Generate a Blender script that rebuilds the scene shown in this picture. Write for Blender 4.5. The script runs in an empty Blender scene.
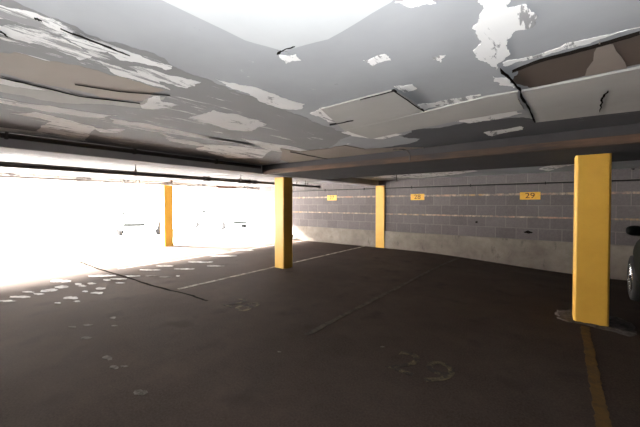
import bpy, bmesh, math, random
from mathutils import Vector, Matrix, noise
random.seed(7)
C = bpy.context.scene.collection
R = math.radians

# ------------------------------------------------------------------ camera
F_PX = 302.2
CAM_H = 1.5
YAW = R(37.3)
PITCH = R(1.05)
CY = 203.4 + F_PX * math.tan(PITCH)      # principal point row (the frame is cropped a little off centre)
cd = bpy.data.cameras.new('camera')
cam = bpy.data.objects.new('camera', cd)
C.objects.link(cam)
cd.sensor_width = 36.0
cd.lens = F_PX * 36.0 / 640.0
cd.clip_start = 0.02
cd.shift_y = (CY - 213.5) / 640.0
cam.location = (0, 0, CAM_H)
cam.rotation_euler = (R(90) - PITCH, 0, YAW)
bpy.context.scene.camera = cam
FW = Vector((-math.sin(YAW) * math.cos(PITCH), math.cos(YAW) * math.cos(PITCH), -math.sin(PITCH)))
RT = Vector((math.cos(YAW), math.sin(YAW), 0))
UP = RT.cross(FW)

def ray(px, py):
    return FW + RT * ((px - 320) / F_PX) + UP * ((CY - py) / F_PX)

def on_z(px, py, z):
    d = ray(px, py)
    t = (z - CAM_H) / d.z
    return Vector((d.x * t, d.y * t))

# ------------------------------------------------------------------ materials
def lin(c):
    return tuple(((v / 255) / 12.92 if v <= 10 else (((v / 255) + .055) / 1.055) ** 2.4) for v in c)

class NT:
    def __init__(s, name):
        s.m = bpy.data.materials.new(name)
        s.m.use_nodes = True
        s.t = s.m.node_tree
        s.b = s.t.nodes['Principled BSDF']
        s.co = s.t.nodes.new('ShaderNodeTexCoord').outputs['Object']
    def n(s, typ, **kw):
        nd = s.t.nodes.new(typ)
        for k, v in kw.items():
            setattr(nd, k, v)
        return nd
    def l(s, a, b):
        s.t.links.new(a, b)
    def mapped(s, scale=(1, 1, 1), rot=(0, 0, 0), loc=(0, 0, 0)):
        mp = s.n('ShaderNodeMapping')
        s.l(s.co, mp.inputs['Vector'])
        mp.inputs['Scale'].default_value = scale
        mp.inputs['Rotation'].default_value = rot
        mp.inputs['Location'].default_value = loc
        return mp.outputs['Vector']
    def noise(s, scale, detail=6, rough=.6, vec=None, dist=0):
        nd = s.n('ShaderNodeTexNoise')
        s.l(vec if vec is not None else s.co, nd.inputs['Vector'])
        nd.inputs['Scale'].default_value = scale
        nd.inputs['Detail'].default_value = detail
        nd.inputs['Roughness'].default_value = rough
        nd.inputs['Distortion'].default_value = dist
        return nd.outputs['Fac']
    def ramp(s, fac, stops, interp='LINEAR'):
        r = s.n('ShaderNodeValToRGB')
        s.l(fac, r.inputs['Fac'])
        e = r.color_ramp.elements
        r.color_ramp.interpolation = interp
        while len(e) < len(stops):
            e.new(.5)
        for i, (p, c) in enumerate(stops):
            e[i].position = p
            e[i].color = (c, c, c, 1) if isinstance(c, (int, float)) else (*c, 1)
        return r.outputs['Color']
    def mix(s, fac, a, b, mode='MIX'):
        m = s.n('ShaderNodeMix', data_type='RGBA', blend_type=mode)
        for sock, v in ((m.inputs[0], fac), (m.inputs[6], a), (m.inputs[7], b)):
            if isinstance(v, (int, float)):
                sock.default_value = v
            elif isinstance(v, tuple):
                sock.default_value = (*v[:3], 1)
            else:
                s.l(v, sock)
        return m.outputs[2]
    def bump(s, fac, strength=.3, dist=.01):
        b = s.n('ShaderNodeBump')
        b.inputs['Strength'].default_value = strength
        b.inputs['Distance'].default_value = dist
        s.l(fac, b.inputs['Height'])
        s.l(b.outputs['Normal'], s.b.inputs['Normal'])
    def done(s, col, rough=.7, spec=.5, metal=0):
        if isinstance(col, tuple):
            s.b.inputs['Base Color'].default_value = (*col[:3], 1)
        else:
            s.l(col, s.b.inputs['Base Color'])
        if isinstance(rough, (int, float)):
            s.b.inputs['Roughness'].default_value = rough
        else:
            s.l(rough, s.b.inputs['Roughness'])
        s.b.inputs['Specular IOR Level'].default_value = spec
        s.b.inputs['Metallic'].default_value = metal
        return s.m

def sc(c, k):
    return tuple(v * k for v in c)

def mottled(name, c, var=.25, scale=4, rough=.7, spec=.3, bump=.15, metal=0):
    t = NT(name)
    f = t.noise(scale, 8, .65)
    col = t.ramp(f, [(.3, sc(c, 1 - var)), (.7, sc(c, 1 + var))])
    if bump:
        t.bump(t.noise(scale * 12, 5), bump, .004)
    return t.done(col, rough, spec, metal)

def plain(name, c, rough=.5, spec=.5, metal=0):
    return NT(name).done(c, rough, spec, metal)

M = {}
# floor: old brown-black asphalt
t = NT('asphalt')
f1 = t.noise(.55, 5, .6)
f2 = t.noise(3.2, 8, .7)
f3 = t.noise(60, 4, .7)
c = t.ramp(f1, [(.3, (.037, .026, .0215)), (.5, (.051, .037, .031)), (.72, (.072, .054, .046))])
c = t.mix(t.ramp(f2, [(.35, .0), (.62, 1)]), t.mix(1, c, (.70, .70, .70), 'MULTIPLY'), c)
c = t.mix(t.ramp(f3, [(.35, 0.0), (.75, .55)]), c, (.098, .076, .063))
vec = t.mapped((1, 1, 1))
oil = t.ramp(t.noise(2.3, 3, .45, vec), [(.60, 0), (.74, .4)])
c = t.mix(oil, c, (.016, .013, .012))
t.bump(f3, .35, .006)
M['asphalt'] = t.done(c, t.ramp(f2, [(.3, .8), (.7, 1.0)]), .03)

# ceiling: grey paint, mottled and flaking
def ceiling_paint(name, base, flake, amount, stretch):
    t = NT(name)
    v = t.mapped(stretch)
    big = t.noise(.9, 5, .6)
    col = t.ramp(big, [(.3, sc(base, .86)), (.7, sc(base, 1.1))])
    st = t.noise(2.4, 9, .72, v, .6)
    col = t.mix(t.ramp(st, [(amount, 0), (amount + .03, 1)]), col, flake)
    st2 = t.noise(3.1, 9, .75, t.mapped(stretch, loc=(7, 3, 1)), .4)
    col = t.mix(t.ramp(st2, [(.66, 0), (.70, .75)]), col, sc(base, .5))
    t.bump(st, .25, .006)
    return t.done(col, .8, .05)
M['ceil'] = ceiling_paint('grey_ceiling_paint', (.325, .33, .34), (.56, .555, .55), .67, (1.3, 1.0, 1))
M['ceil_streak'] = ceiling_paint('streaked_grey_paint', (.215, .21, .212), (.64, .625, .61), .595, (4.2, .75, 1))
M['ceil_white'] = ceiling_paint('white_ceiling_paint', (.80, .785, .77), (.28, .275, .275), .545, (3.4, .8, 1))
M['ceil_board'] = ceiling_paint('patch_board', (.40, .385, .365), (.5, .48, .46), .70, (1.2, 1.2, 1))
M['ceil_tan'] = ceiling_paint('bare_tan_plaster', (.26, .22, .19), (.36, .33, .31), .66, (2.2, .6, 1))
M['ceil_brown'] = ceiling_paint('bare_brown_concrete', (.105, .082, .068), (.22, .19, .17), .70, (.8, 2.2, 1))
M['ceil_dark'] = ceiling_paint('dark_grey_paint', (.085, .084, .090), (.30, .29, .285), .64, (.45, 2.6, 1))
M['panel_white'] = ceiling_paint('clean_white_panel', (.47, .48, .485), (.5, .5, .5), .70, (1, 1, 1))
M['crack'] = plain('crack_dark', (.010, .008, .007), .95, .0)
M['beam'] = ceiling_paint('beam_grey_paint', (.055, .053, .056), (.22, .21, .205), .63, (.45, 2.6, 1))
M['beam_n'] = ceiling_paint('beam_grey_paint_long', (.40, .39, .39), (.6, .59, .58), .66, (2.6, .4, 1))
t = NT('rusty_edge')
c = t.ramp(t.noise(2.2, 8, .7, t.mapped((.5, 2, 4))), [(.32, (.035, .03, .03)), (.48, (.075, .048, .035)), (.68, (.13, .075, .05))])
M['rust'] = t.done(c, .8, .2)

# yellow paint
t = NT('yellow_paint')
c = t.ramp(t.noise(3, 7, .6), [(.3, (.60, .34, .048)), (.7, (.68, .395, .058))])
scuff = t.ramp(t.noise(9, 8, .75, t.mapped((1, 1, .6))), [(.66, 0), (.72, .7)])
c = t.mix(scuff, c, (.34, .19, .05))
chip = t.ramp(t.noise(14, 6, .7, t.mapped((1, 1, .5), loc=(3, 1, 2))), [(.735, 0), (.745, 1)])
c = t.mix(chip, c, (.10, .08, .07))
M['yellow'] = t.done(c, .45, .4)

# block wall
t = NT('concrete_block')
sep = t.n('ShaderNodeSeparateXYZ'); t.l(t.co, sep.inputs[0])
com = t.n('ShaderNodeCombineXYZ')
t.l(sep.outputs['X'], com.inputs['X']); t.l(sep.outputs['Z'], com.inputs['Y'])
mp = t.n('ShaderNodeMapping'); t.l(com.outputs[0], mp.inputs['Vector'])
mp.inputs['Location'].default_value = (0, -.567, 0)
br = t.n('ShaderNodeTexBrick')
t.l(mp.outputs[0], br.inputs['Vector'])
br.inputs['Scale'].default_value = 1
br.inputs['Brick Width'].default_value = .47
br.inputs['Row Height'].default_value = .2932
br.inputs['Mortar Size'].default_value = .009
br.inputs['Mortar Smooth'].default_value = .3
br.inputs['Bias'].default_value = 0
br.inputs['Color1'].default_value = (.097, .087, .088, 1)
br.inputs['Color2'].default_value = (.131, .118, .119, 1)
br.inputs['Mortar'].default_value = (.185, .165, .158, 1)
c = t.mix(t.ramp(t.noise(1.6, 8, .7), [(.3, 0), (.7, .5)]), br.outputs['Color'], (.088, .078, .08))
c = t.mix(t.ramp(t.noise(26, 6, .7), [(.4, 0), (.8, .4)]), c, (.19, .175, .17))
# two painted courses: broken peach coloured bands along the joints
band = None
for zb, hw in ((1.735, .028), (1.147, .022)):
    s1 = t.n('ShaderNodeMath', operation='SUBTRACT'); t.l(sep.outputs['Z'], s1.inputs[0]); s1.inputs[1].default_value = zb
    s2 = t.n('ShaderNodeMath', operation='ABSOLUTE'); t.l(s1.outputs[0], s2.inputs[0])
    s3 = t.n('ShaderNodeMath', operation='LESS_THAN'); t.l(s2.outputs[0], s3.inputs[0]); s3.inputs[1].default_value = hw
    if band is None:
        band = s3.outputs[0]
    else:
        s4 = t.n('ShaderNodeMath', operation='ADD'); t.l(band, s4.inputs[0]); t.l(s3.outputs[0], s4.inputs[1]); band = s4.outputs[0]
wear = t.ramp(t.noise(7, 8, .75, t.mapped((1.2, 1, .6))), [(.44, .1), (.58, .95)])
mm = t.n('ShaderNodeMath', operation='MULTIPLY'); t.l(band, mm.inputs[0]); t.l(wear, mm.inputs[1])
pc = t.ramp(t.noise(1.1, 4, .6), [(.38, (.36, .21, .155)), (.5, (.38, .30, .235)), (.62, (.33, .21, .11))])
c = t.mix(mm.outputs[0], c, pc)
t.bump(br.outputs['Fac'], -.4, .006)
M['block'] = t.done(c, .85, .2)

t = NT('concrete_base')
c = t.ramp(t.noise(1.5, 8, .65), [(.3, (.13, .108, .092)), (.55, (.20, .175, .15)), (.72, (.26, .235, .205))])
c = t.mix(t.ramp(t.noise(5, 6, .7, t.mapped((1, 1, .5))), [(.58, 0), (.7, .6)]), c, (.075, .063, .056))
t.bump(t.noise(22, 6), .3, .008)
M['base'] = t.done(c, .85, .2)
M['plainwall'] = mottled('painted_wall', (.16, .15, .15), .2, 2)
M['rough_concrete'] = mottled('crumbled_concrete', (.085, .073, .069), .6, 14, .95, .1, .9)
M['pipe_dark'] = mottled('dark_pipe', (.045, .034, .03), .3, 8, .55, .4)
M['pipe_white'] = mottled('white_pipe', (.20, .175, .155), .25, 6, .5, .4)
M['pipe_rust'] = mottled('rusty_fitting', (.20, .12, .09), .35, 12, .7, .3)
M['steel'] = plain('steel', (.35, .34, .33), .35, .5, 1)
M['sign'] = mottled('sign_yellow', (.72, .40, .055), .15, 6, .5, .4, 0)
M['sign_ink'] = plain('sign_ink', (.07, .025, .018), .6, .3)
M['snow'] = mottled('snow', (.80, .80, .80), .1, 2, .9, .2, .3)
M['black'] = mottled('black_cloth', (.012, .011, .011), .3, 10, .7, .3)

def worn_paint(name, paint, lo, hi):
    t = NT(name)
    w = t.ramp(t.noise(5.5, 9, .78), [(lo, 0), (hi, 1)])
    base = t.ramp(t.noise(3.2, 8, .7), [(.35, (.032, .027, .024)), (.62, (.05, .042, .037))])
    return t.done(t.mix(w, base, paint), .85, .05)
M['salt'] = worn_paint('salt_stain', (.17, .15, .14), .36, .60)
M['slush'] = worn_paint('slush', (.46, .44, .42), .28, .58)
M['line_white'] = worn_paint('worn_white_line', (.34, .30, .255), .36, .58)
M['line_faint'] = worn_paint('worn_faint_line', (.105, .083, .067), .42, .68)
M['line_yellow'] = worn_paint('worn_yellow_line', (.15, .085, .03), .25, .6)
M['num_paint'] = worn_paint('worn_number_paint', (.15, .115, .068), .48, .60)
M['num_faint'] = worn_paint('worn_number_faint', (.14, .11, .07), .48, .60)

# ------------------------------------------------------------------ mesh helpers
def link(name, bm, mats, parent=None, smooth=False):
    me = bpy.data.meshes.new(name)
    bmesh.ops.recalc_face_normals(bm, faces=bm.faces)
    bm.to_mesh(me); bm.free()
    for m in (mats if isinstance(mats, (list, tuple)) else [mats]):
        me.materials.append(m)
    o = bpy.data.objects.new(name, me)
    C.objects.link(o)
    if parent is not None:
        o.parent = parent
    if smooth:
        for p in me.polygons:
            p.use_smooth = True
    return o

def thing(name, label, cat, loc=(0, 0, 0), rz=0, group=None):
    o = bpy.data.objects.new(name, None); C.objects.link(o)
    o.empty_display_size = .1
    o.location = loc; o.rotation_euler = (0, 0, rz)
    return tag(o, label, cat, group)

def tag(o, label, cat, group=None):
    o['label'] = label; o['category'] = cat
    if group: o['group'] = group
    return o

def struct(o, label=None):
    o['kind'] = 'structure'
    if label: o['label'] = label
    return o

def box(bm, a, b, mi=0, bevel=0, seg=2):
    v = [bm.verts.new((x, y, z)) for x in (a[0], b[0]) for y in (a[1], b[1]) for z in (a[2], b[2])]
    fs = [bm.faces.new([v[i] for i in q]) for q in ((0, 1, 3, 2), (4, 6, 7, 5), (0, 4, 5, 1), (2, 3, 7, 6), (0, 2, 6, 4), (1, 5, 7, 3))]
    for f in fs: f.material_index = mi
    if bevel:
        es = {e for f in fs for e in f.edges}
        r = bmesh.ops.bevel(bm, geom=list(es), offset=bevel, segments=seg, affect='EDGES', profile=.5)
        for f in r['faces']: f.material_index = mi
    return fs

def tube(bm, p0, p1, r, n=14, mi=0, r2=None):
    p0, p1 = Vector(p0), Vector(p1)
    d = (p1 - p0).normalized()
    a = d.orthogonal().normalized(); b = d.cross(a)
    r2 = r if r2 is None else r2
    A = [bm.verts.new(p0 + (a * math.cos(i * 2 * math.pi / n) + b * math.sin(i * 2 * math.pi / n)) * r) for i in range(n)]
    B = [bm.verts.new(p1 + (a * math.cos(i * 2 * math.pi / n) + b * math.sin(i * 2 * math.pi / n)) * r2) for i in range(n)]
    fs = [bm.faces.new((A[i], A[(i + 1) % n], B[(i + 1) % n], B[i])) for i in range(n)]
    fs += [bm.faces.new(A[::-1]), bm.faces.new(B)]
    for f in fs: f.material_index = mi

def ragged(poly, amp, depth=3, rng=random):
    pts = [Vector(p) for p in poly]
    for _ in range(depth):
        out = []
        for i, p in enumerate(pts):
            q = pts[(i + 1) % len(pts)]
            L = (q - p).length
            nrm = Vector((-(q - p).y, (q - p).x))
            nrm = nrm.normalized() if L > 1e-9 else nrm
            out += [p, (p + q) / 2 + nrm * min(L * .17, amp) * rng.uniform(-1, 1)]
        pts = out
        amp *= .6
    return pts

def slab(bm, pts, z0, z1, mi):
    """thin flat piece with real thickness; pts is a 2-D outline"""
    if z0 > z1: z0, z1 = z1, z0
    lo = [bm.verts.new((p.x, p.y, z0)) for p in pts]
    hi = [bm.verts.new((p.x, p.y, z1)) for p in pts]
    fs = [bm.faces.new(lo[::-1]), bm.faces.new(hi)]
    n = len(pts)
    for i in range(n):
        fs.append(bm.faces.new((lo[i], lo[(i + 1) % n], hi[(i + 1) % n], hi[i])))
    for f in fs: f.material_index = mi
    bmesh.ops.triangulate(bm, faces=fs[:2])

CZ = 2.27      # ceiling height
BZ = 2.10      # underside of the dropped beams
XL, XR, YB, YW = -11.2, 7.5, -7.0, 9.4

# ------------------------------------------------------------------ floor
def ss(a, b, x):
    u = max(0, min(1, (x - a) / (b - a)))
    return u * u * (3 - 2 * u)
def floor_z(x, y):
    return -.20 * ss(-3.6, 1.2, x) * ss(6.9, 9.3, y)
bm = bmesh.new()
nx, ny = 76, 66
g = [[None] * (ny + 1) for _ in range(nx + 1)]
for i in range(nx + 1):
    for j in range(ny + 1):
        x = XL + (XR - XL) * i / nx; y = YB + (YW + .05 - YB) * j / ny
        g[i][j] = bm.verts.new((x, y, floor_z(x, y)))
for i in range(nx):
    for j in range(ny):
        bm.faces.new((g[i][j], g[i + 1][j], g[i + 1][j + 1], g[i][j + 1]))
# tracked-in slush near the opening and dry salt spots (marks of the floor surface)
SX = 1.25
def blob(px, py, w, h, mi, z=.004):
    c0 = on_z(px, py, 0)
    ex = on_z(px + w * SX, py, 0) - c0; ey = on_z(px, py - h, 0) - c0
    pts = [c0 + ex * math.cos(a) * random.uniform(.6, 1.1) + ey * math.sin(a) * random.uniform(.6, 1.1)
           for a in [k * math.pi / 4 for k in range(8)]]
    slab(bm, ragged(pts, .09, 4), .0005, z, mi)
for (px, py, w, h) in [(132, 276, 9, .7), (150, 270, 10, .8), (200, 262, 12, .7), (226, 256, 12, .6), (244, 250, 10, .5), (186, 269, 9, .6), (214, 266, 8, .5),
                       (20, 297, 12, 1.2), (60, 281, 12, 1.2), (100, 276, 12, 1), (118, 279, 8, .7), (5, 301, 10, .9), (165, 266, 9, .6), (255, 246, 9, .5)]:
    blob(px, py, w, h, 1)
for (px, py, w, h) in [(45, 291, 5, 1.2), (52, 290, 6, 1.4), (62, 287, 6, 1.6), (78, 284, 4, 1.1), (83, 286, 3.5, 1.2), (92, 283.5, 4, .8),
                       (100, 288.5, 4.5, 1.5), (98, 293, 5.5, 1.2), (85, 291.5, 3, .8), (71, 298, 7, 1.6), (58, 303, 3, .8), (77, 301.5, 3.2, 1),
                       (38, 294, 5, 1), (107, 280, 4, .8), (178, 276, 2, .7), (28, 292, 6, .9), (120, 283, 4, .6)]:
    blob(px, py, w, h, 1)
for (px, py, w, h) in [(72, 327, 4, .8), (88, 325, 4.5, 1), (86, 338, 5.5, 1.4), (108, 358, 4.5, 2.6), (114, 367.5, 4.5, 2.2), (124, 366.5, 3.5, 1.2),
                       (141, 393, 6.5, 3.2), (113, 318, 3, 1.2), (114, 326, 3, .8), (165, 277, 7, .8), (150, 276, 5, .6), (382, 347, 2, .6), (279, 352, 1.6, .6)]:
    blob(px, py, w, h, 2)
# long open joint across the asphalt
jp = [(-9.6, 2.42), (-8.4, 2.40), (-7.0, 2.47), (-5.8, 2.50), (-4.6, 2.63), (-4.1, 2.62)]
top = []; bot = []
for k in range(len(jp) - 1):
    for s in range(6):
        u = s / 6
        x = jp[k][0] * (1 - u) + jp[k + 1][0] * u; y = jp[k][1] * (1 - u) + jp[k + 1][1] * u + random.uniform(-.012, .012)
        w = .022 * (1 - max(0, (x + 5) / 2.2)) * random.uniform(.6, 1.2) + .004
        top.append(Vector((x, y + w))); bot.append(Vector((x, y - w)))
slab(bm, top + bot[::-1], .0005, .0022, 3)
struct(link('floor', bm, [M['asphalt'], M['slush'], M['salt'], M['crack']]))

# ------------------------------------------------------------------ ceiling with its patched and flaking layers
bm = bmesh.new()
box(bm, (XL, YB, CZ), (XR, YW + .2, CZ + .25), 0)
MI = dict(W=1, B=2, T=3, N=4, D=5, P=6, K=7, S=8)
zoff = [0.0]
def patch(kind, pix, amp=.03, depth=4, th=.0015):
    zoff[0] += .00005
    pts = [on_z(x, y, CZ) for x, y in pix]
    slab(bm, ragged(pts, amp, depth), CZ + .001, CZ - th - zoff[0], MI[kind])
# dark painted strip in front of the beam
patch('D', [(412, 130), (470, 121), (536, 119), (640, 104), (700, 95), (700, 130), (640, 141), (540, 151), (440, 162), (360, 164), (300, 167), (345, 158), (400, 149), (380, 148), (420, 139), (400, 136)], .10, 5, .001)
patch('S', [(-60, -20), (0, -4), (75, 26), (140, 50), (210, 80), (262, 100), (320, 124), (350, 136), (330, 150), (285, 160), (255, 166), (140, 150), (0, 133), (-60, 125)], .08, 5, .0006)
# left side: bare board and flaking streaks
patch('T', [(15, 52), (60, 62), (110, 75), (166, 90), (140, 101), (100, 97), (40, 83), (-30, 66), (-30, 48)], .05, 5, .001)
patch('B', [(-20, 72), (40, 84), (100, 99), (142, 102), (165, 97), (140, 108), (60, 103), (-20, 86)], .05, 5, .001)
for pl in [[(-20, -2), (45, 17), (76, 32), (58, 35), (20, 23), (-20, 12)],
           [(15, 24), (60, 37), (92, 56), (80, 60), (40, 44), (-10, 30)],
           [(60, 30), (100, 44), (112, 52), (95, 50), (66, 38)],
           [(105, 47), (140, 55), (172, 66), (166, 70), (120, 60)],
           [(128, 66), (160, 72), (201, 82), (186, 88), (150, 79)],
           [(90, 58), (128, 70), (160, 84), (170, 90), (120, 76)],
           [(140, 105), (148, 100), (160, 96), (163, 102), (179, 105), (165, 108), (140, 109)],
           [(-20, 73), (20, 82), (46, 90), (20, 87), (-20, 79)],
           [(-20, 95), (30, 104), (70, 109), (118, 115), (105, 118), (50, 112), (-20, 100)],
           [(10, 113), (36, 112), (62, 118), (97, 128), (84, 141), (35, 131), (52, 122), (40, 118)],
           [(-20, 125), (40, 132), (90, 141), (60, 141), (-20, 131)],
           [(110, 118), (150, 124), (205, 136), (245, 143), (200, 138), (150, 131), (112, 123)],
           [(95, 128), (125, 129), (120, 132), (100, 132)],
           [(160, 133), (178, 138), (210, 145), (200, 146), (170, 141)],
           [(188, 118), (214, 110), (240, 115), (267, 124), (252, 131), (232, 130)],
           [(215, 78), (240, 85), (275, 94), (305, 104), (301, 109), (280, 108), (262, 102), (240, 91)],
           [(310, 113), (325, 107), (354, 119), (332, 123)],
           [(195, 149), (205, 144), (235, 146), (272, 150), (262, 158), (228, 158)],
           [(180, 131), (222, 141), (278, 148), (262, 146), (220, 140)],
           [(240, 138), (275, 144), (310, 150), (345, 158), (320, 160), (270, 150)],
           [(342, 132), (350, 129), (372, 130), (402, 134), (384, 139), (352, 136)],
           [(363, 60), (385, 54), (391, 60), (372, 66)],
           [(279, 55), (296, 54), (301, 60), (286, 63)],
           [(432, 57), (446, 55), (441, 62)],
           [(394, 86), (412, 84), (417, 88), (404, 92)],
           [(418, 104), (440, 101), (468, 96), (480, 94), (482, 98), (440, 106), (424, 110)],
           [(473, -8), (505, -8), (507, 8), (526, 4), (537, 15), (533, 27), (516, 30), (506, 40), (509, 50), (496, 69), (484, 61), (473, 50), (482, 42), (476, 35), (480, 18)],
           [(493, 76), (508, 77), (514, 88), (500, 85)],
           [(436, 120), (470, 117), (513, 108), (522, 113), (497, 119), (470, 123)],
           [(484, 132), (520, 126), (523, 129), (492, 136)],
           [(640, 27), (590, 43), (540, 57), (505, 66), (503, 62), (545, 52), (595, 37), (660, 20)],
           [(395, 2), (430, -3), (436, 3), (412, 7)]]:
    patch('W', pl, .035, 5, .0015)
# boards let into the ceiling near the beam
patch('B', [(321, 108), (394, 89), (424, 110), (345, 131)], .006, 2, .008)
patch('B', [(345, 129), (424, 111), (480, 97), (518, 90), (524, 108), (500, 112), (460, 119), (371, 138)], .012, 3, .010)
patch('B', [(521, 90), (640, 66), (720, 50), (720, 95), (640, 109), (536, 121)], .008, 2, .012)
patch('N', [(513, 82), (518, 70), (540, 60), (590, 48), (640, 34), (720, 12), (720, 42), (640, 63), (585, 75), (530, 87)], .02, 3, .003)
patch('T', [(600, 41), (613, 43), (627, 67), (585, 75)], .015, 2, .005)
patch('T', [(280, 148), (300, 151), (330, 148), (345, 145), (365, 149), (400, 147), (445, 148), (400, 154), (340, 162), (300, 165), (280, 159)], .03, 3, .006)
# clean white panel overhead, with a raised border
patch('P', [(165, 0), (245, 39), (283, 50), (328, 38), (392, 0), (430, -45), (280, -150), (40, -60)], .004, 2, .004)
patch('P', [(205, 3), (255, 33), (275, 38), (300, 32), (360, 2), (390, -45), (270, -130), (90, -50)], .003, 2, .007)
# open cracks
def crack(pix, w=.006, dep=.0175):
    pts = [on_z(x, y, CZ) for x, y in pix]
    fine = []
    for a, b in zip(pts[:-1], pts[1:]):
        for s in range(5):
            fine.append(a.lerp(b, s / 5))
    fine.append(pts[-1])
    rows = []
    for i, p in enumerate(fine):
        d = (fine[min(i + 1, len(fine) - 1)] - fine[max(i - 1, 0)]).normalized()
        nn = Vector((-d.y, d.x)); ww = w * random.uniform(.25, 1.1); jit = nn * random.uniform(-w, w)
        if i in (0, len(fine) - 1): ww *= .2
        a, b = p + jit + nn * ww, p + jit - nn * ww
        rows.append([bm.verts.new((q.x, q.y, z)) for z in (CZ, CZ - dep) for q in (a, b)])
    for a, b in zip(rows[:-1], rows[1:]):
        for q in ((0, 1), (1, 3), (3, 2), (2, 0)):
            f = bm.faces.new((a[q[0]], a[q[1]], b[q[1]], b[q[0]])); f.material_index = MI['K']
crack([(520, 91), (527, 104), (535, 121)], .006)
crack([(360, 98), (394, 89), (424, 110)], .0035)
crack([(330, 124), (353, 119)], .006)
crack([(500, 68), (512, 79), (521, 90)], .004)
crack([(512, 70), (540, 59), (590, 46), (640, 31)], .003)
crack([(277, 53), (284, 48), (295, 45)], .004, .01)
crack([(600, 110), (602, 98), (608, 88)], .006)
crack([(0, 30), (8, 36)], .0045, .0075)
crack([(34, 17), (42, 20)], .0045, .0075)
crack([(75, 84), (120, 91), (170, 95)], .002, .0075)
crack([(0, 77), (40, 86), (80, 96), (140, 103)], .0045, .0075)
crack([(290, 151), (320, 157), (345, 161)], .006)
crack([(60, 28), (110, 47), (130, 55)], .0045, .0075)
# back bay and outer bay flaking paint
for pl in [[(372, 178), (396, 173), (430, 170), (462, 167), (478, 171), (450, 175), (420, 178)],
           [(540, 168), (560, 163), (640, 157), (640, 160), (575, 164), (548, 171)],
           [(300, 172), (330, 168), (352, 168), (330, 174)]]:
    patch('W', pl, .06, 5, .0015)
for pl in [[(-11, -5), (-5.3, -5), (-5.3, 0.6), (-6.2, .9), (-11, .2)], [(-11, .7), (-5.6, 1.2), (-5.3, 3.6), (-7.5, 4.4), (-11, 4.0)],
           [(-11, 4.6), (-6.8, 4.9), (-5.4, 5.6), (-5.3, 9.2), (-11, 9.2)]]:
    zoff[0] += .00005
    slab(bm, ragged([Vector(p) for p in pl], .25, 4), CZ + .001, CZ - .0015 - zoff[0], MI['S'])
struct(link('ceiling', bm, [M['ceil'], M['ceil_white'], M['ceil_board'], M['ceil_tan'], M['ceil_brown'], M['ceil_dark'], M['panel_white'], M['crack'], M['ceil_streak']]))

# dropped beams
BX0, BX1 = -5.12, -4.66          # beam running towards the block wall
BY0, BY1 = 4.18, 6.07            # wide shallow beam running along the row of columns
bm = bmesh.new()
box(bm, (BX0, YB, BZ), (BX1, YW, CZ + .05), 0, .008)
struct(link('trim_1', bm, M['beam_n']))
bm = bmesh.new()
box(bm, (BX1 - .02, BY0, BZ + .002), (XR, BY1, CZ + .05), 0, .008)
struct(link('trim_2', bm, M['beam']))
bm = bmesh.new()                  # rust stained steel lip along the near edge of the wide beam
box(bm, (BX1 + .02, BY0 - .012, BZ - .004), (XR, BY0 + .006, BZ + .07), 0, .003)
box(bm, (BX1 + .02, BY0 - .012, BZ - .012), (XR, BY0 + .07, BZ + .004), 0, .003)
struct(link('trim_3', bm, M['rust']))
bm = bmesh.new()                  # edge beam over the open side
box(bm, (XL - .1, YB, BZ + .06), (XL + .45, YW + .2, CZ + .3), 0, .01)
struct(link('trim_4', bm, M['ceil_white']))

# ------------------------------------------------------------------ walls
bm = bmesh.new()
box(bm, (XL - .35, YW, -.4), (XR, YW + .22, CZ + .25), 0)
def wall_spot(px, py, w, h):
    d = ray(px, py); tt = (YW - .002) / d.y
    x, z = d.x * tt, CAM_H + d.z * tt
    pts = ragged([Vector((x + w * math.cos(a) * random.uniform(.5, 1), z + h * math.sin(a) * random.uniform(.5, 1))) for a in [k * math.pi / 4 for k in range(8)]], .02, 2)
    vs = [bm.verts.new((p.x, YW - .003, p.y)) for p in pts]
    vb = [bm.verts.new((p.x, YW + .01, p.y)) for p in pts]
    f = bm.faces.new(vs); f.material_index = 1
    for i in range(len(vs)):
        q = bm.faces.new((vs[i], vs[(i + 1) % len(vs)], vb[(i + 1) % len(vs)], vb[i])); q.material_index = 1
wall_spot(527.5, 232, .10, .055)
wall_spot(476.5, 222, .045, .035)
wall_spot(531, 232.5, .05, .03)
wall_spot(633, 168, .05, .05)
struct(link('wall_back', bm, [M['block'], M['crack']]))
bm = bmesh.new()
box(bm, (XL - .35, YW - .035, -.4), (XR, YW + .02, .567), 0, .012)
struct(link('baseboard_back', bm, M['base']))
bm = bmesh.new(); box(bm, (XR, YB - .2, -.2), (XR + .2, YW + .22, CZ + .25))
struct(link('wall_right', bm, M['plainwall']))
bm = bmesh.new(); box(bm, (XL, YB - .2, -.2), (XR + .2, YB, CZ + .25))
struct(link('wall_front', bm, M['plainwall']))

# ------------------------------------------------------------------ columns
def column(name, x0, x1, y0, y1, zt, label, collar=None, zb=-.02, bev=.03):
    cx, cy = (x0 + x1) / 2, (y0 + y1) / 2
    root = thing(name, label, 'column', (cx, cy, 0), 0, 'yellow columns')
    bm = bmesh.new()
    hx, hy = (x1 - x0) / 2, (y1 - y0) / 2
    v = []
    n = 6
    ring = []
    for qx, qy, a0 in ((1, 1, 0), (-1, 1, 90), (-1, -1, 180), (1, -1, 270)):
        for k in range(n + 1):
            a = R(a0 + 90 * k / n)
            ring.append((qx * (hx - bev) + bev * math.cos(a), qy * (hy - bev) + bev * math.sin(a)))
    zs = [zb] + [zt * k / 12 for k in range(1, 13)]
    rows = [[bm.verts.new((px, py, z)) for px, py in ring] for z in zs]
    m = len(ring)
    for a, b in zip(rows[:-1], rows[1:]):
        for i in range(m):
            bm.faces.new((a[i], a[(i + 1) % m], b[(i + 1) % m], b[i]))
    bm.faces.new(rows[0][::-1]); bm.faces.new(rows[-1])
    link('shaft', bm, M['yellow'], root)
    return root
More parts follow.
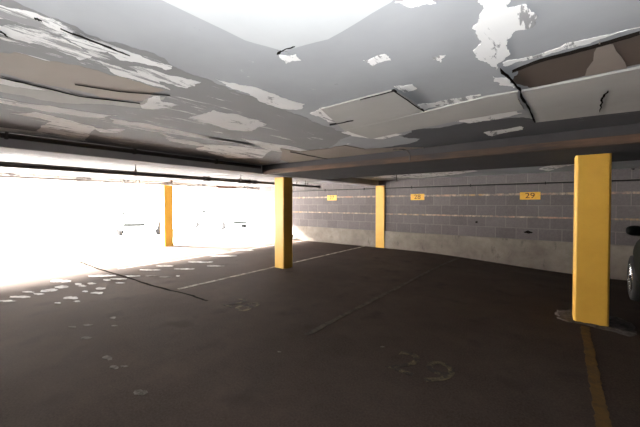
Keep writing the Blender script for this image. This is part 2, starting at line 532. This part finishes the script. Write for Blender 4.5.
colA = column('column', .25, .582, 4.985, 5.30, BZ + .001, 'large yellow column nearest the camera, standing on a crumbled concrete footing')
colB = column('column', -5.145, -4.835, 4.985, 5.29, BZ + .001, 'yellow square column with a lit left face, standing on the white line in mid floor')
colC = column('column', -4.735, -4.415, 9.345, 9.42, BZ - .0, 'flat yellow column set against the block wall between number plates 27 and 28', bev=.012)
colD = column('column', -10.93, -10.60, 5.05, 5.36, BZ + .061, 'yellow column at the bright open side of the garage')

# broken footing round the nearest column
bm = bmesh.new()
out = ragged([Vector(p) for p in ((.05, 5.02), (.14, 4.92), (.30, 4.95), (.55, 4.86), (.72, 4.80), (.78, 4.92), (.80, 5.35), (.70, 5.52), (.2, 5.52), (.06, 5.38), (.04, 5.2))], .05, 3)
rows = []
for s, z in ((1.0, -.004), (.98, .006), (.9, .010), (.6, .012)):
    rows.append([bm.verts.new((.4 + (p.x - .4) * s + .03, 5.15 + (p.y - 5.15) * s, z + (random.uniform(-.004, .004) if z > 0 else 0))) for p in out])
m = len(out)
for a, b in zip(rows[:-1], rows[1:]):
    for i in range(m):
        bm.faces.new((a[i], a[(i + 1) % m], b[(i + 1) % m], b[i]))
bm.faces.new(rows[-1])
o = link('footing', bm, M['rough_concrete'], colA)
o['label'] = 'crumbled grey concrete footing'
o.location = (-colA.location.x, -colA.location.y, 0)

# ------------------------------------------------------------------ painted lines and numbers on the floor
def fline(x, y0, y1, w, mat, label, amp=.008, slope=0):
    bm = bmesh.new()
    n = 60
    lp, rp = [], []
    for k in range(n + 1):
        y = y0 + (y1 - y0) * k / n; cx = slope * (y - y0)
        lp.append((cx - w / 2 + random.uniform(-amp, amp), y - y0)); rp.append((cx + w / 2 + random.uniform(-amp, amp), y - y0))
    def V(p, dz): return bm.verts.new((p[0], p[1], floor_z(x + p[0], y0 + p[1]) + dz))
    La, Ra = [V(p, .0035) for p in lp], [V(p, .0035) for p in rp]
    Lb, Rb = [V(p, .0002) for p in lp], [V(p, .0002) for p in rp]
    for k in range(n):
        bm.faces.new((La[k], Ra[k], Ra[k + 1], La[k + 1]))
        bm.faces.new((Lb[k], La[k], La[k + 1], Lb[k + 1]))
        bm.faces.new((Ra[k], Rb[k], Rb[k + 1], Ra[k + 1]))
    for k in (0, n): bm.faces.new((La[k], Ra[k], Rb[k], Lb[k]))
    o = link('parking_line', bm, mat); o.location = (x, y0, 0)
    return tag(o, label, 'parking line', 'parking bay lines')
fline(.30, 2.62, 4.86, .078, M['line_yellow'], 'worn yellow line on the floor running from the nearest column towards the camera', slope=.022)
fline(-2.20, 2.62, 9.33, .07, M['line_faint'], 'faint worn line across the dark middle of the floor to the wall', slope=.02)
fline(-5.16, 2.68, 9.33, .075, M['line_white'], 'clear white line passing under the mid floor column')
fline(-7.85, 2.68, 9.33, .075, M['line_white'], 'pale line nearest the open side, left of the mid floor column')

def text_mesh(bm_name, s, size, depth, mat, parent=None):
    cu = bpy.data.curves.new(bm_name + '_curve', 'FONT')
    cu.body = s; cu.size = size; cu.extrude = depth; cu.align_x = 'CENTER'; cu.align_y = 'CENTER'
    tmp = bpy.data.objects.new('tmp_text', cu); C.objects.link(tmp)
    dg = bpy.context.evaluated_depsgraph_get(); dg.update()
    me = bpy.data.meshes.new_from_object(tmp.evaluated_get(dg))
    bpy.data.objects.remove(tmp); bpy.data.curves.remove(cu)
    me.name = bm_name; me.materials.clear(); me.materials.append(mat)
    o = bpy.data.objects.new(bm_name, me); C.objects.link(o)
    if parent is not None: o.parent = parent
    return o
o = text_mesh('bay_number', '29', .58, .0015, M['num_paint']); o.location = (-.92, 2.72, .002)
tag(o, 'worn number 29 painted on the floor left of the yellow line', 'floor number', 'bay numbers painted on the floor')
o = text_mesh('bay_number', '28', .55, .0015, M['num_faint']); o.location = (-3.62, 2.82, .002)
tag(o, 'faint number 28 painted on the floor in front of the mid floor column', 'floor number', 'bay numbers painted on the floor')

# number plates on the block wall
def plate(px, py, s, label):
    d = ray(px, py); tt = (YW) / d.y
    x, z = d.x * tt, CAM_H + d.z * tt
    root = thing('number_plate', label, 'sign', (x, YW, z), 0, 'number plates on the block wall')
    bm = bmesh.new(); box(bm, (-.215, -.012, -.095), (.215, .0, .095), 0, .004)
    link('plate', bm, M['sign'], root)
    for sx in (-1, 1):
        bm = bmesh.new()
        tube(bm, (sx * .195, -.011, 0), (sx * .195, -.016, 0), .007)
        link('screw', bm, M['steel'], root)
    n = text_mesh('number', s, .195, .0015, M['sign_ink'], root)
    n.rotation_euler = (R(90), 0, 0); n.location = (0, -.0145, 0); n.scale = (1.1, 1, 1)
    n['label'] = 'dark digits ' + s
plate(530, 195.8, '29', 'yellow plate numbered 29 on the block wall, nearest the large column')
plate(417.5, 197, '28', 'yellow plate numbered 28 on the block wall, right of the wall column')
plate(332, 197.8, '27', 'yellow plate numbered 27 on the block wall, left of the wall column')

# ------------------------------------------------------------------ pipes
def hanger(root, x, y, zp, r, zt=CZ):
    bm = bmesh.new()
    tube(bm, (x, y, zp + r), (x, y, zt + .01), .007, 8)
    tube(bm, (x, y, zt + .002), (x, y, zt - .014), .035, 12)
    n = 16
    for k in range(n):
        a, b = 2 * math.pi * k / n, 2 * math.pi * (k + 1) / n
        tube(bm, (x + (r + .004) * math.cos(a), y, zp + (r + .004) * math.sin(a)), (x + (r + .004) * math.cos(b), y, zp + (r + .004) * math.sin(b)), .008, 6)
    tube(bm, (x, y, zp + r), (x, y, zp + r + .05), .02, 10, r2=.009)
    return link('hanger', bm, M['pipe_dark'], root)
PX, PZ, PR = -5.88, 2.03, .039
p = thing('sprinkler_pipe', 'long dark pipe hung on rods below the ceiling towards the open side', 'pipe')
bm = bmesh.new(); tube(bm, (PX, YB + .1, PZ), (PX, 5.0, PZ), PR, 18); tube(bm, (PX, 5.0, PZ), (PX, 7.7, PZ), PR * .8, 18)
link('pipe_run', bm, M['pipe_dark'], p, True)
for y, rr, L in ((4.72, .05, .30), (5.02, .046, .10), (3.70, .05, .10), (7.62, .042, .14), (0.2, .047, .12)):
    bm = bmesh.new(); tube(bm, (PX, y - L / 2, PZ), (PX, y + L / 2, PZ), rr, 18)
    tube(bm, (PX, y - L / 2 - .012, PZ), (PX, y - L / 2 + .012, PZ), rr * 1.2, 18); tube(bm, (PX, y + L / 2 - .012, PZ), (PX, y + L / 2 + .012, PZ), rr * 1.2, 18)
    link('coupling', bm, M['pipe_dark'], p)
for y in (-3, 2.3, 4.6, 7.0): hanger(p, PX, y, PZ, PR)
# cross branch joined to the same run
bm = bmesh.new(); tube(bm, (PX, 3.70, PZ + .02), (-10.2, 3.70, PZ + .05), .016, 12)
link('branch', bm, M['pipe_rust'], p)
bm = bmesh.new()
tube(bm, (-7.4, 3.70, PZ + .03), (-7.4, 3.70, PZ - .03), .018, 10); tube(bm, (-7.4, 3.70, PZ - .03), (-7.4, 3.70, PZ - .045), .032, 12); tube(bm, (-7.4, 3.7, PZ), (-7.4, 3.7, PZ + .06), .026, 10)
link('sprinkler_head', bm, M['pipe_rust'], p)
for y in (6.6, 7.1):
    bm = bmesh.new(); tube(bm, (PX, y, PZ), (PX, y, PZ + .085), .015, 10); tube(bm, (PX, y, PZ + .085), (PX, y, PZ + .1), .03, 12)
    link('sprinkler_head', bm, M['pipe_dark'], p)
# pale pipe along the open side
p = thing('edge_pipe', 'thin pale pipe running along the ceiling edge at the open side', 'pipe')
ex, ez = -10.45, 2.145
bm = bmesh.new(); tube(bm, (ex, YB + .1, ez), (ex, 9.2, ez), .026, 14)
link('pipe_run', bm, M['pipe_white'], p, True)
for y in (2.6, ):
    bm = bmesh.new(); tube(bm, (ex, y - .09, ez), (ex, y + .09, ez), .04, 14); link('coupling', bm, M['pipe_white'], p)
bm = bmesh.new(); box(bm, (ex - .06, 7.0, ez - .05), (ex + .06, 7.9, ez + .05), 0, .01); link('junction_box', bm, M['pipe_rust'], p)
for y in (-4, 0.5, 4.2, 8.4):
    hanger(p, ex, y, ez, .026)
# conduit on the face of the long beam
p = thing('beam_conduit', 'dark conduit clipped along the top of the long ceiling beam', 'pipe')
bm = bmesh.new(); tube(bm, (BX1 + .032, YB + .1, 2.225), (BX1 + .032, 4.1, 2.225), .030, 14); link('conduit_run', bm, M['pipe_dark'], p, True)
for y in (-3, -1, .55, 1.8, 3.1):
    bm = bmesh.new(); box(bm, (BX1 - .004, y - .014, 2.188), (BX1 + .066, y + .014, 2.262), 0, .004); link('clip', bm, M['pipe_dark'], p)
# conduit on the block wall
p = thing('wall_conduit', 'thin black conduit along the top of the block wall above the number plates', 'pipe')
bm = bmesh.new(); tube(bm, (-9.0, YW - .02, 2.005), (5.5, YW - .02, 2.005), .017, 12); link('conduit_run', bm, M['black'], p, True)
for k in range(9):
    bm = bmesh.new(); x = -8.6 + k * 1.7; box(bm, (x - .012, YW - .042, 1.97), (x + .012, YW + .001, 2.04), 0, .003); link('clip', bm, M['black'], p)
# strap on the wide beam and pendant sprinkler behind it
q = on_z(396.5, 173, CZ)
p = thing('pendant_sprinkler', 'short dark pipe drop with sprinkler head behind the wide beam', 'sprinkler', (q.x, q.y, CZ))
bm = bmesh.new(); tube(bm, (0, 0, .003), (0, 0, -.17), .010, 10); tube(bm, (0, 0, 0), (0, 0, -.012), .04, 14); link('drop_pipe', bm, M['pipe_dark'], p)
bm = bmesh.new(); tube(bm, (0, 0, -.16), (0, 0, -.20), .022, 12, r2=.014); tube(bm, (0, 0, -.215), (0, 0, -.22), .04, 16); tube(bm, (.014, 0, -.19), (.014, 0, -.217), .004, 6); tube(bm, (-.014, 0, -.19), (-.014, 0, -.217), .004, 6)
link('sprinkler_head', bm, M['pipe_dark'], p)
q = on_z(397, 157, BZ); xs = q.x
p = thing('pipe_strap', 'bent rusty metal strap hanging on the beam edge', 'strap', (xs, BY0 - .012, BZ))
bm = bmesh.new()
for a, b in (((0, .002, .0), (.01, -.02, .09)), ((.01, -.02, .09), (-.02, -.06, .14)), ((-.02, -.06, .14), (-.08, -.10, .16)), ((-.08, -.10, .16), (-.16, -.14, .172))):
    tube(bm, a, b, .009, 8)
link('strap_bar', bm, M['pipe_dark'], p)
bm = bmesh.new(); tube(bm, (-.16, -.14, .158), (-.16, -.14, .172), .03, 10); link('anchor_washer', bm, M['pipe_dark'], p)

# small dark bundle at the foot of the wall
q = on_z(294.7, 239.0, 0)
bm = bmesh.new()
bmesh.ops.create_icosphere(bm, subdivisions=4, radius=1)
for v in bm.verts:
    nz = noise.noise(v.co * 2.1) * .28 + noise.noise(v.co * 5) * .12
    v.co = v.co * (1 + nz)
    v.co.x *= .15; v.co.y *= .13; v.co.z = max(v.co.z, -.75) * .15 + .11
o = link('black_bundle', bm, M['black'], None, True); o.location = (q.x - .02, YW - .22, 0)
tag(o, 'small black crumpled bundle lying at the foot of the wall behind the mid floor column', 'bundle')

# ------------------------------------------------------------------ cars
def make_car(label, paint, loc, rz, suv=True, group=None):
    root = thing('parked_car', label, 'car', loc, rz, group)
    H = 1.0 if suv else .88
    glass = M['glass']
    # body: cross sections along the length
    st = [(-2.30, .66, .42, .80), (-2.25, .78, .34, .92), (-2.05, .87, .27, 1.02), (-1.35, .915, .24, 1.06), (-.4, .92, .23, 1.05), (.5, .92, .23, 1.05),
          (1.0, .92, .24, 1.06), (1.45, .915, .25, 1.05), (1.80, .85, .27, 1.00), (2.08, .68, .30, .92), (2.24, .52, .36, .80), (2.31, .40, .44, .70)]
    bm = bmesh.new(); rows = []
    for (y, hw, z0, z1) in st:
        z0 *= 1 if suv else .85; z1 *= H
        prof = [(-.72, z0), (-.93, z0 + .05), (-1.0, z0 + .25 * (z1 - z0)), (-1.0, z0 + .62 * (z1 - z0)), (-.965, z0 + .80 * (z1 - z0)), (-.88, z0 + .95 * (z1 - z0)), (-.6, z1), (0, z1 + .02)]
        prof = prof + [(-a, b) for a, b in prof[-2::-1]]
        rows.append([bm.verts.new((a * hw, y, b)) for a, b in prof])
    m = len(rows[0])
    for a, b in zip(rows[:-1], rows[1:]):
        for i in range(m):
            bm.faces.new((a[i], a[(i + 1) % m], b[(i + 1) % m], b[i]))
    bm.faces.new(rows[0][::-1]); bm.faces.new(rows[-1])
    bmesh.ops.recalc_face_normals(bm, faces=bm.faces)
    body = link('body', bm, [paint, M['black']], root, True)
    sb = body.modifiers.new('s', 'SUBSURF'); sb.levels = 2; sb.render_levels = 2
    cbm = bmesh.new()
    for y in (1.35, -1.35):
        tube(cbm, (-1.2, y, .35), (1.2, y, .35), .405, 40)
    cut = link('cutter', cbm, M['black'])
    cut.parent = root
    bo = body.modifiers.new('b', 'BOOLEAN'); bo.object = cut; bo.operation = 'DIFFERENCE'; bo.solver = 'EXACT'
    dg = bpy.context.evaluated_depsgraph_get(); dg.update()
    me = bpy.data.meshes.new_from_object(body.evaluated_get(dg))
    body.modifiers.clear(); body.data = me; me.name = 'body'
    bpy.data.objects.remove(cut)
    # cabin
    zr = 1.64 if suv else 1.42
    zb = 1.0 * H
    cs = [(-2.12, .74, zb, zb + .02), (-1.75, .76, zb, zr - .06), (-1.2, .77, zb, zr), (-.2, .78, zb, zr + .015), (.25, .77, zb, zr - .03), (.95, .74, zb, zb + .10), (1.12, .70, zb, zb + .02)]
    bm = bmesh.new(); rows = []
    for y, hw, z0, z1 in cs:
        k = .80
        prof = [(-1.13, z0 - .02), (-1.08, z0 + .06 * (z1 - z0)), (-k - .03, z0 + .86 * (z1 - z0)), (-k * .86, z0 + .985 * (z1 - z0)), (0, z1 + .01)]
        prof += [(-a, b) for a, b in prof[-2::-1]]
        rows.append([bm.verts.new((a * hw, y, b)) for a, b in prof])
    m = len(rows[0])
    for a, b in zip(rows[:-1], rows[1:]):
        for i in range(m - 1):
            bm.faces.new((a[i], a[i + 1], b[i + 1], b[i]))
    link('cabin', bm, paint, root, True)
    # glass set just proud of the cabin shell
    def cab(y, u):
        for (a, b) in zip(cs[:-1], cs[1:]):
            if a[0] <= y <= b[0]:
                w = (y - a[0]) / (b[0] - a[0])
                hw, z0, z1 = (a[i] * (1 - w) + b[i] * w for i in (1, 2, 3))
                return (hw * (1.08 + (.83 - 1.08) * u)), z0 + (.06 + .80 * u) * (z1 - z0)
    for s in (-1, 1):
        for ya, yb2 in ((-1.62, -.95), (-.88, -.12), (-.05, .78)):
            bm = bmesh.new(); gv = []
            for i in range(7):
                y = ya + (yb2 - ya) * i / 6
                col = []
                for u in (.08, .5, .94):
                    xx, zz = cab(y, u)
                    col.append((bm.verts.new((s * (xx + .008), y, zz)), bm.verts.new((s * (xx - .004), y, zz))))
                gv.append(col)
            for a, b in zip(gv[:-1], gv[1:]):
                for j in range(2):
                    for side in (0, 1):
                        bm.faces.new((a[j][side], a[j + 1][side], b[j + 1][side], b[j][side]))
            link('side_window', bm, glass, root, True)
    def pane(name, ya, za, yb2, zb2, wa, wb):
        bm = bmesh.new()
        top = Vector((0, yb2, zb2)); bot = Vector((0, ya, za))
        nrm = Vector((0, 1 if ya > yb2 else -1, abs(ya - yb2) / max(.01, zb2 - za))).normalized()
        for off in (.012,):
            q = [bot + Vector((-wa, 0, 0)) + nrm * off, bot + Vector((wa, 0, 0)) + nrm * off, top + Vector((wb, 0, 0)) + nrm * off, top + Vector((-wb, 0, 0)) + nrm * off]
            vs = [bm.verts.new(v) for v in q]; vi = [bm.verts.new(v - nrm * .02) for v in q]
            bm.faces.new(vs); bm.faces.new(vi[::-1])
            for i in range(4): bm.faces.new((vs[i], vs[(i + 1) % 4], vi[(i + 1) % 4], vi[i]))
        link(name, bm, glass, root)
    pane('windshield', .95, zb + .11, .30, zr - .05, .66, .58)
    pane('rear_window', -2.06, zb + .10, -1.79, zr - .12, .66, .58)
    # wheels
    for s in (-1, 1):
        for y in (1.35, -1.35):
            bm = bmesh.new()
            prof = [(.215, .10), (.30, .112), (.335, .10), (.35, .06), (.35, -.06), (.335, -.10), (.30, -.11), (.215, -.10)]
            n = 40; rr = []
            for k in range(n):
                a = 2 * math.pi * k / n
                rr.append([bm.verts.new((w, r * math.cos(a), r * math.sin(a))) for r, w in prof])
            for k in range(n):
                for i in range(len(prof)):
                    bm.faces.new((rr[k][i], rr[(k + 1) % n][i], rr[(k + 1) % n][(i + 1) % len(prof)], rr[k][(i + 1) % len(prof)]))
            w = link('wheel', bm, M['tyre'], root, True)
            w.location = (s * .825, y, .35)
            bm = bmesh.new()
            tube(bm, (s * .06, 0, 0), (s * .065, 0, 0), .215, 36)
            for k in range(n):
                a, b = 2 * math.pi * k / n, 2 * math.pi * (k + 1) / n
                tube(bm, (s * .102, .21 * math.cos(a), .21 * math.sin(a)), (s * .102, .21 * math.cos(b), .21 * math.sin(b)), .011, 6)
            for k in range(5):
                a = 2 * math.pi * k / 5 + .3
                tube(bm, (s * .095, .05 * math.cos(a), .05 * math.sin(a)), (s * .09, .205 * math.cos(a), .205 * math.sin(a)), .026, 8, r2=.018)
            tube(bm, (s * .06, 0, 0), (s * .105, 0, 0), .05, 16)
            rim = link('rim', bm, M['chrome'], w); rim['label'] = 'bright metal rim'
        # mirror on a stalk
        bm = bmesh.new()
        bmesh.ops.create_icosphere(bm, subdivisions=3, radius=1)
        zm = 1.155 if suv else 1.0
        for v in bm.verts:
            c0 = v.co.copy()
            v.co = Vector((s * .995 + math.copysign(abs(c0.x) ** .7, c0.x) * .105, .12 + c0.y * .07, zm + math.copysign(abs(c0.z) ** .8, c0.z) * .066))
        tube(bm, (s * .86, .15, zm - .06), (s * .92, .13, zm - .02), .03, 10)
        link('wing_mirror', bm, M['black_gloss'], root, True)
        # lamps, handles
        bm = bmesh.new(); bmesh.ops.create_icosphere(bm, subdivisions=3, radius=1)
        for v in bm.verts: v.co = Vector((s * .66 + v.co.x * .15, 2.12 + v.co.y * .09 - abs(v.co.x) * .0, .78 * H + v.co.z * .075))
        link('headlight', bm, M['lamp'], root, True)
        bm = bmesh.new(); bmesh.ops.create_icosphere(bm, subdivisions=3, radius=1)
        for v in bm.verts: v.co = Vector((s * .70 + v.co.x * .10, -2.17 + v.co.y * .07, .88 * H + v.co.z * .14))
        link('tail_light', bm, M['tail'], root, True)
        for y in (-.75, .1 - .3):
            bm = bmesh.new(); box(bm, (s * .915, y - .09, .90 * H), (s * .945, y + .09, .93 * H), 0, .008)
            link('door_handle', bm, M['black_gloss'], root)
    bm = bmesh.new(); box(bm, (-.42, 2.25, .55 * H), (.42, 2.335, .68 * H), 0, .02); link('grille', bm, M['black_gloss'], root)
    bm = bmesh.new(); box(bm, (-.70, -2.34, .40 * H), (.70, -2.2, .54 * H), 0, .03, 3); link('rear_bumper', bm, M['black_gloss'], root)
    return root
M['tyre'] = mottled('tyre_rubber', (.014, .013, .013), .2, 20, .8, .3, .2)
M['chrome'] = plain('wheel_metal', (.62, .61, .60), .25, .5, 1)
M['glass'] = plain('car_glass', (.03, .035, .04), .05, .7)
M['black_gloss'] = plain('black_gloss', (.010, .011, .010), .5, .05)
M['lamp'] = plain('lamp_lens', (.6, .6, .6), .1, .6)
M['tail'] = plain('tail_lens', (.55, .03, .02), .2, .6)
M['car_dark'] = plain('dark_olive_car_paint', (.014, .014, .011), .8, .02)
M['car_white'] = plain('white_car_paint', (.78, .78, .78), .25, .5)
M['car_silver'] = plain('silver_car_paint', (.66, .67, .68), .3, .5)
make_car('dark car parked nose-in at the right edge beyond the large column, mirror showing', M['car_dark'], (1.86, 5.25, 0), R(-3), True)
make_car('white car outside in the glare behind the column at the open side', M['car_white'], (-16.6, 7.0, 0), R(-125), False, None)
make_car('silver car outside in the glare beyond the wall end, red tail light showing', M['car_silver'], (-16.4, 11.2, 0), R(90), False, None)

# ------------------------------------------------------------------ outside
bm = bmesh.new()
nx = 40; ny = 40
vv = [[bm.verts.new((XL - 60 * i / nx, -45 + 90 * j / ny, -.012 + (0 if i < 6 else .0))) for j in range(ny + 1)] for i in range(nx + 1)]
for i in range(nx):
    for j in range(ny):
        bm.faces.new((vv[i][j], vv[i][j + 1], vv[i + 1][j + 1], vv[i + 1][j]))
o = link('snowy_ground', bm, M['snow']); struct(o)
M['pale_brick'] = mottled('pale_render', (.72, .66, .58), .08, 1.5, .9, .2, .1)
bm = bmesh.new(); box(bm, (-40.5, -30, -.1), (-40, 8, 5.5), 0, .03); box(bm, (-40.6, -30.1, 5.5), (-39.9, 8.1, 5.7), 0, .02)
struct(link('outside_wall', bm, M['pale_brick']))
p = thing('lamp_post', 'thin pale post standing outside in the glare right of the open side column', 'post', (-27.0, 16.5, 0))
bm = bmesh.new(); tube(bm, (0, 0, -.05), (0, 0, 5.5), .07, 12, r2=.05); link('pole', bm, M['pipe_white'], p)
bm = bmesh.new(); tube(bm, (0, 0, 5.45), (.9, 0, 5.7), .035, 8); box(bm, (.7, -.12, 5.66), (1.3, .12, 5.78), 0, .03); link('lamp_arm', bm, M['pipe_white'], p)

# ------------------------------------------------------------------ light
w = bpy.data.worlds.new('overcast_sky'); bpy.context.scene.world = w
w.use_nodes = True
bg = w.node_tree.nodes['Background']
bg.inputs['Color'].default_value = (1.0, .985, .965, 1)
bg.inputs['Strength'].default_value = 23.0
sd = bpy.data.lights.new('sun', 'SUN'); sd.energy = 260; sd.angle = R(15); sd.color = (1, .955, .90)
so = bpy.data.objects.new('sun', sd); C.objects.link(so)
el, az = R(33), R(22)
dirv = Vector((math.cos(el) * math.cos(az), math.cos(el) * math.sin(az), -math.sin(el)))
so.rotation_euler = dirv.to_track_quat('-Z', 'Y').to_euler()
so.location = (-20, -5, 15)
# the photographer's flash, bounced off the ceiling
fd = bpy.data.lights.new('bounce_flash', 'SPOT'); fd.energy = 590; fd.spot_size = R(150); fd.spot_blend = 1.0; fd.shadow_soft_size = .06; fd.color = (.95, .98, 1.0)
fo = bpy.data.objects.new('bounce_flash', fd); C.objects.link(fo)
fo.location = (.1, -.35, 1.2)
fo.rotation_euler = Vector((-.2, .25, 1.0)).to_track_quat('-Z', 'Y').to_euler()

vs = bpy.context.scene.view_settings
vs.view_transform = 'Standard'; vs.look = 'None'; vs.gamma = 1; vs.use_curve_mapping = False; vs.exposure = 0.0
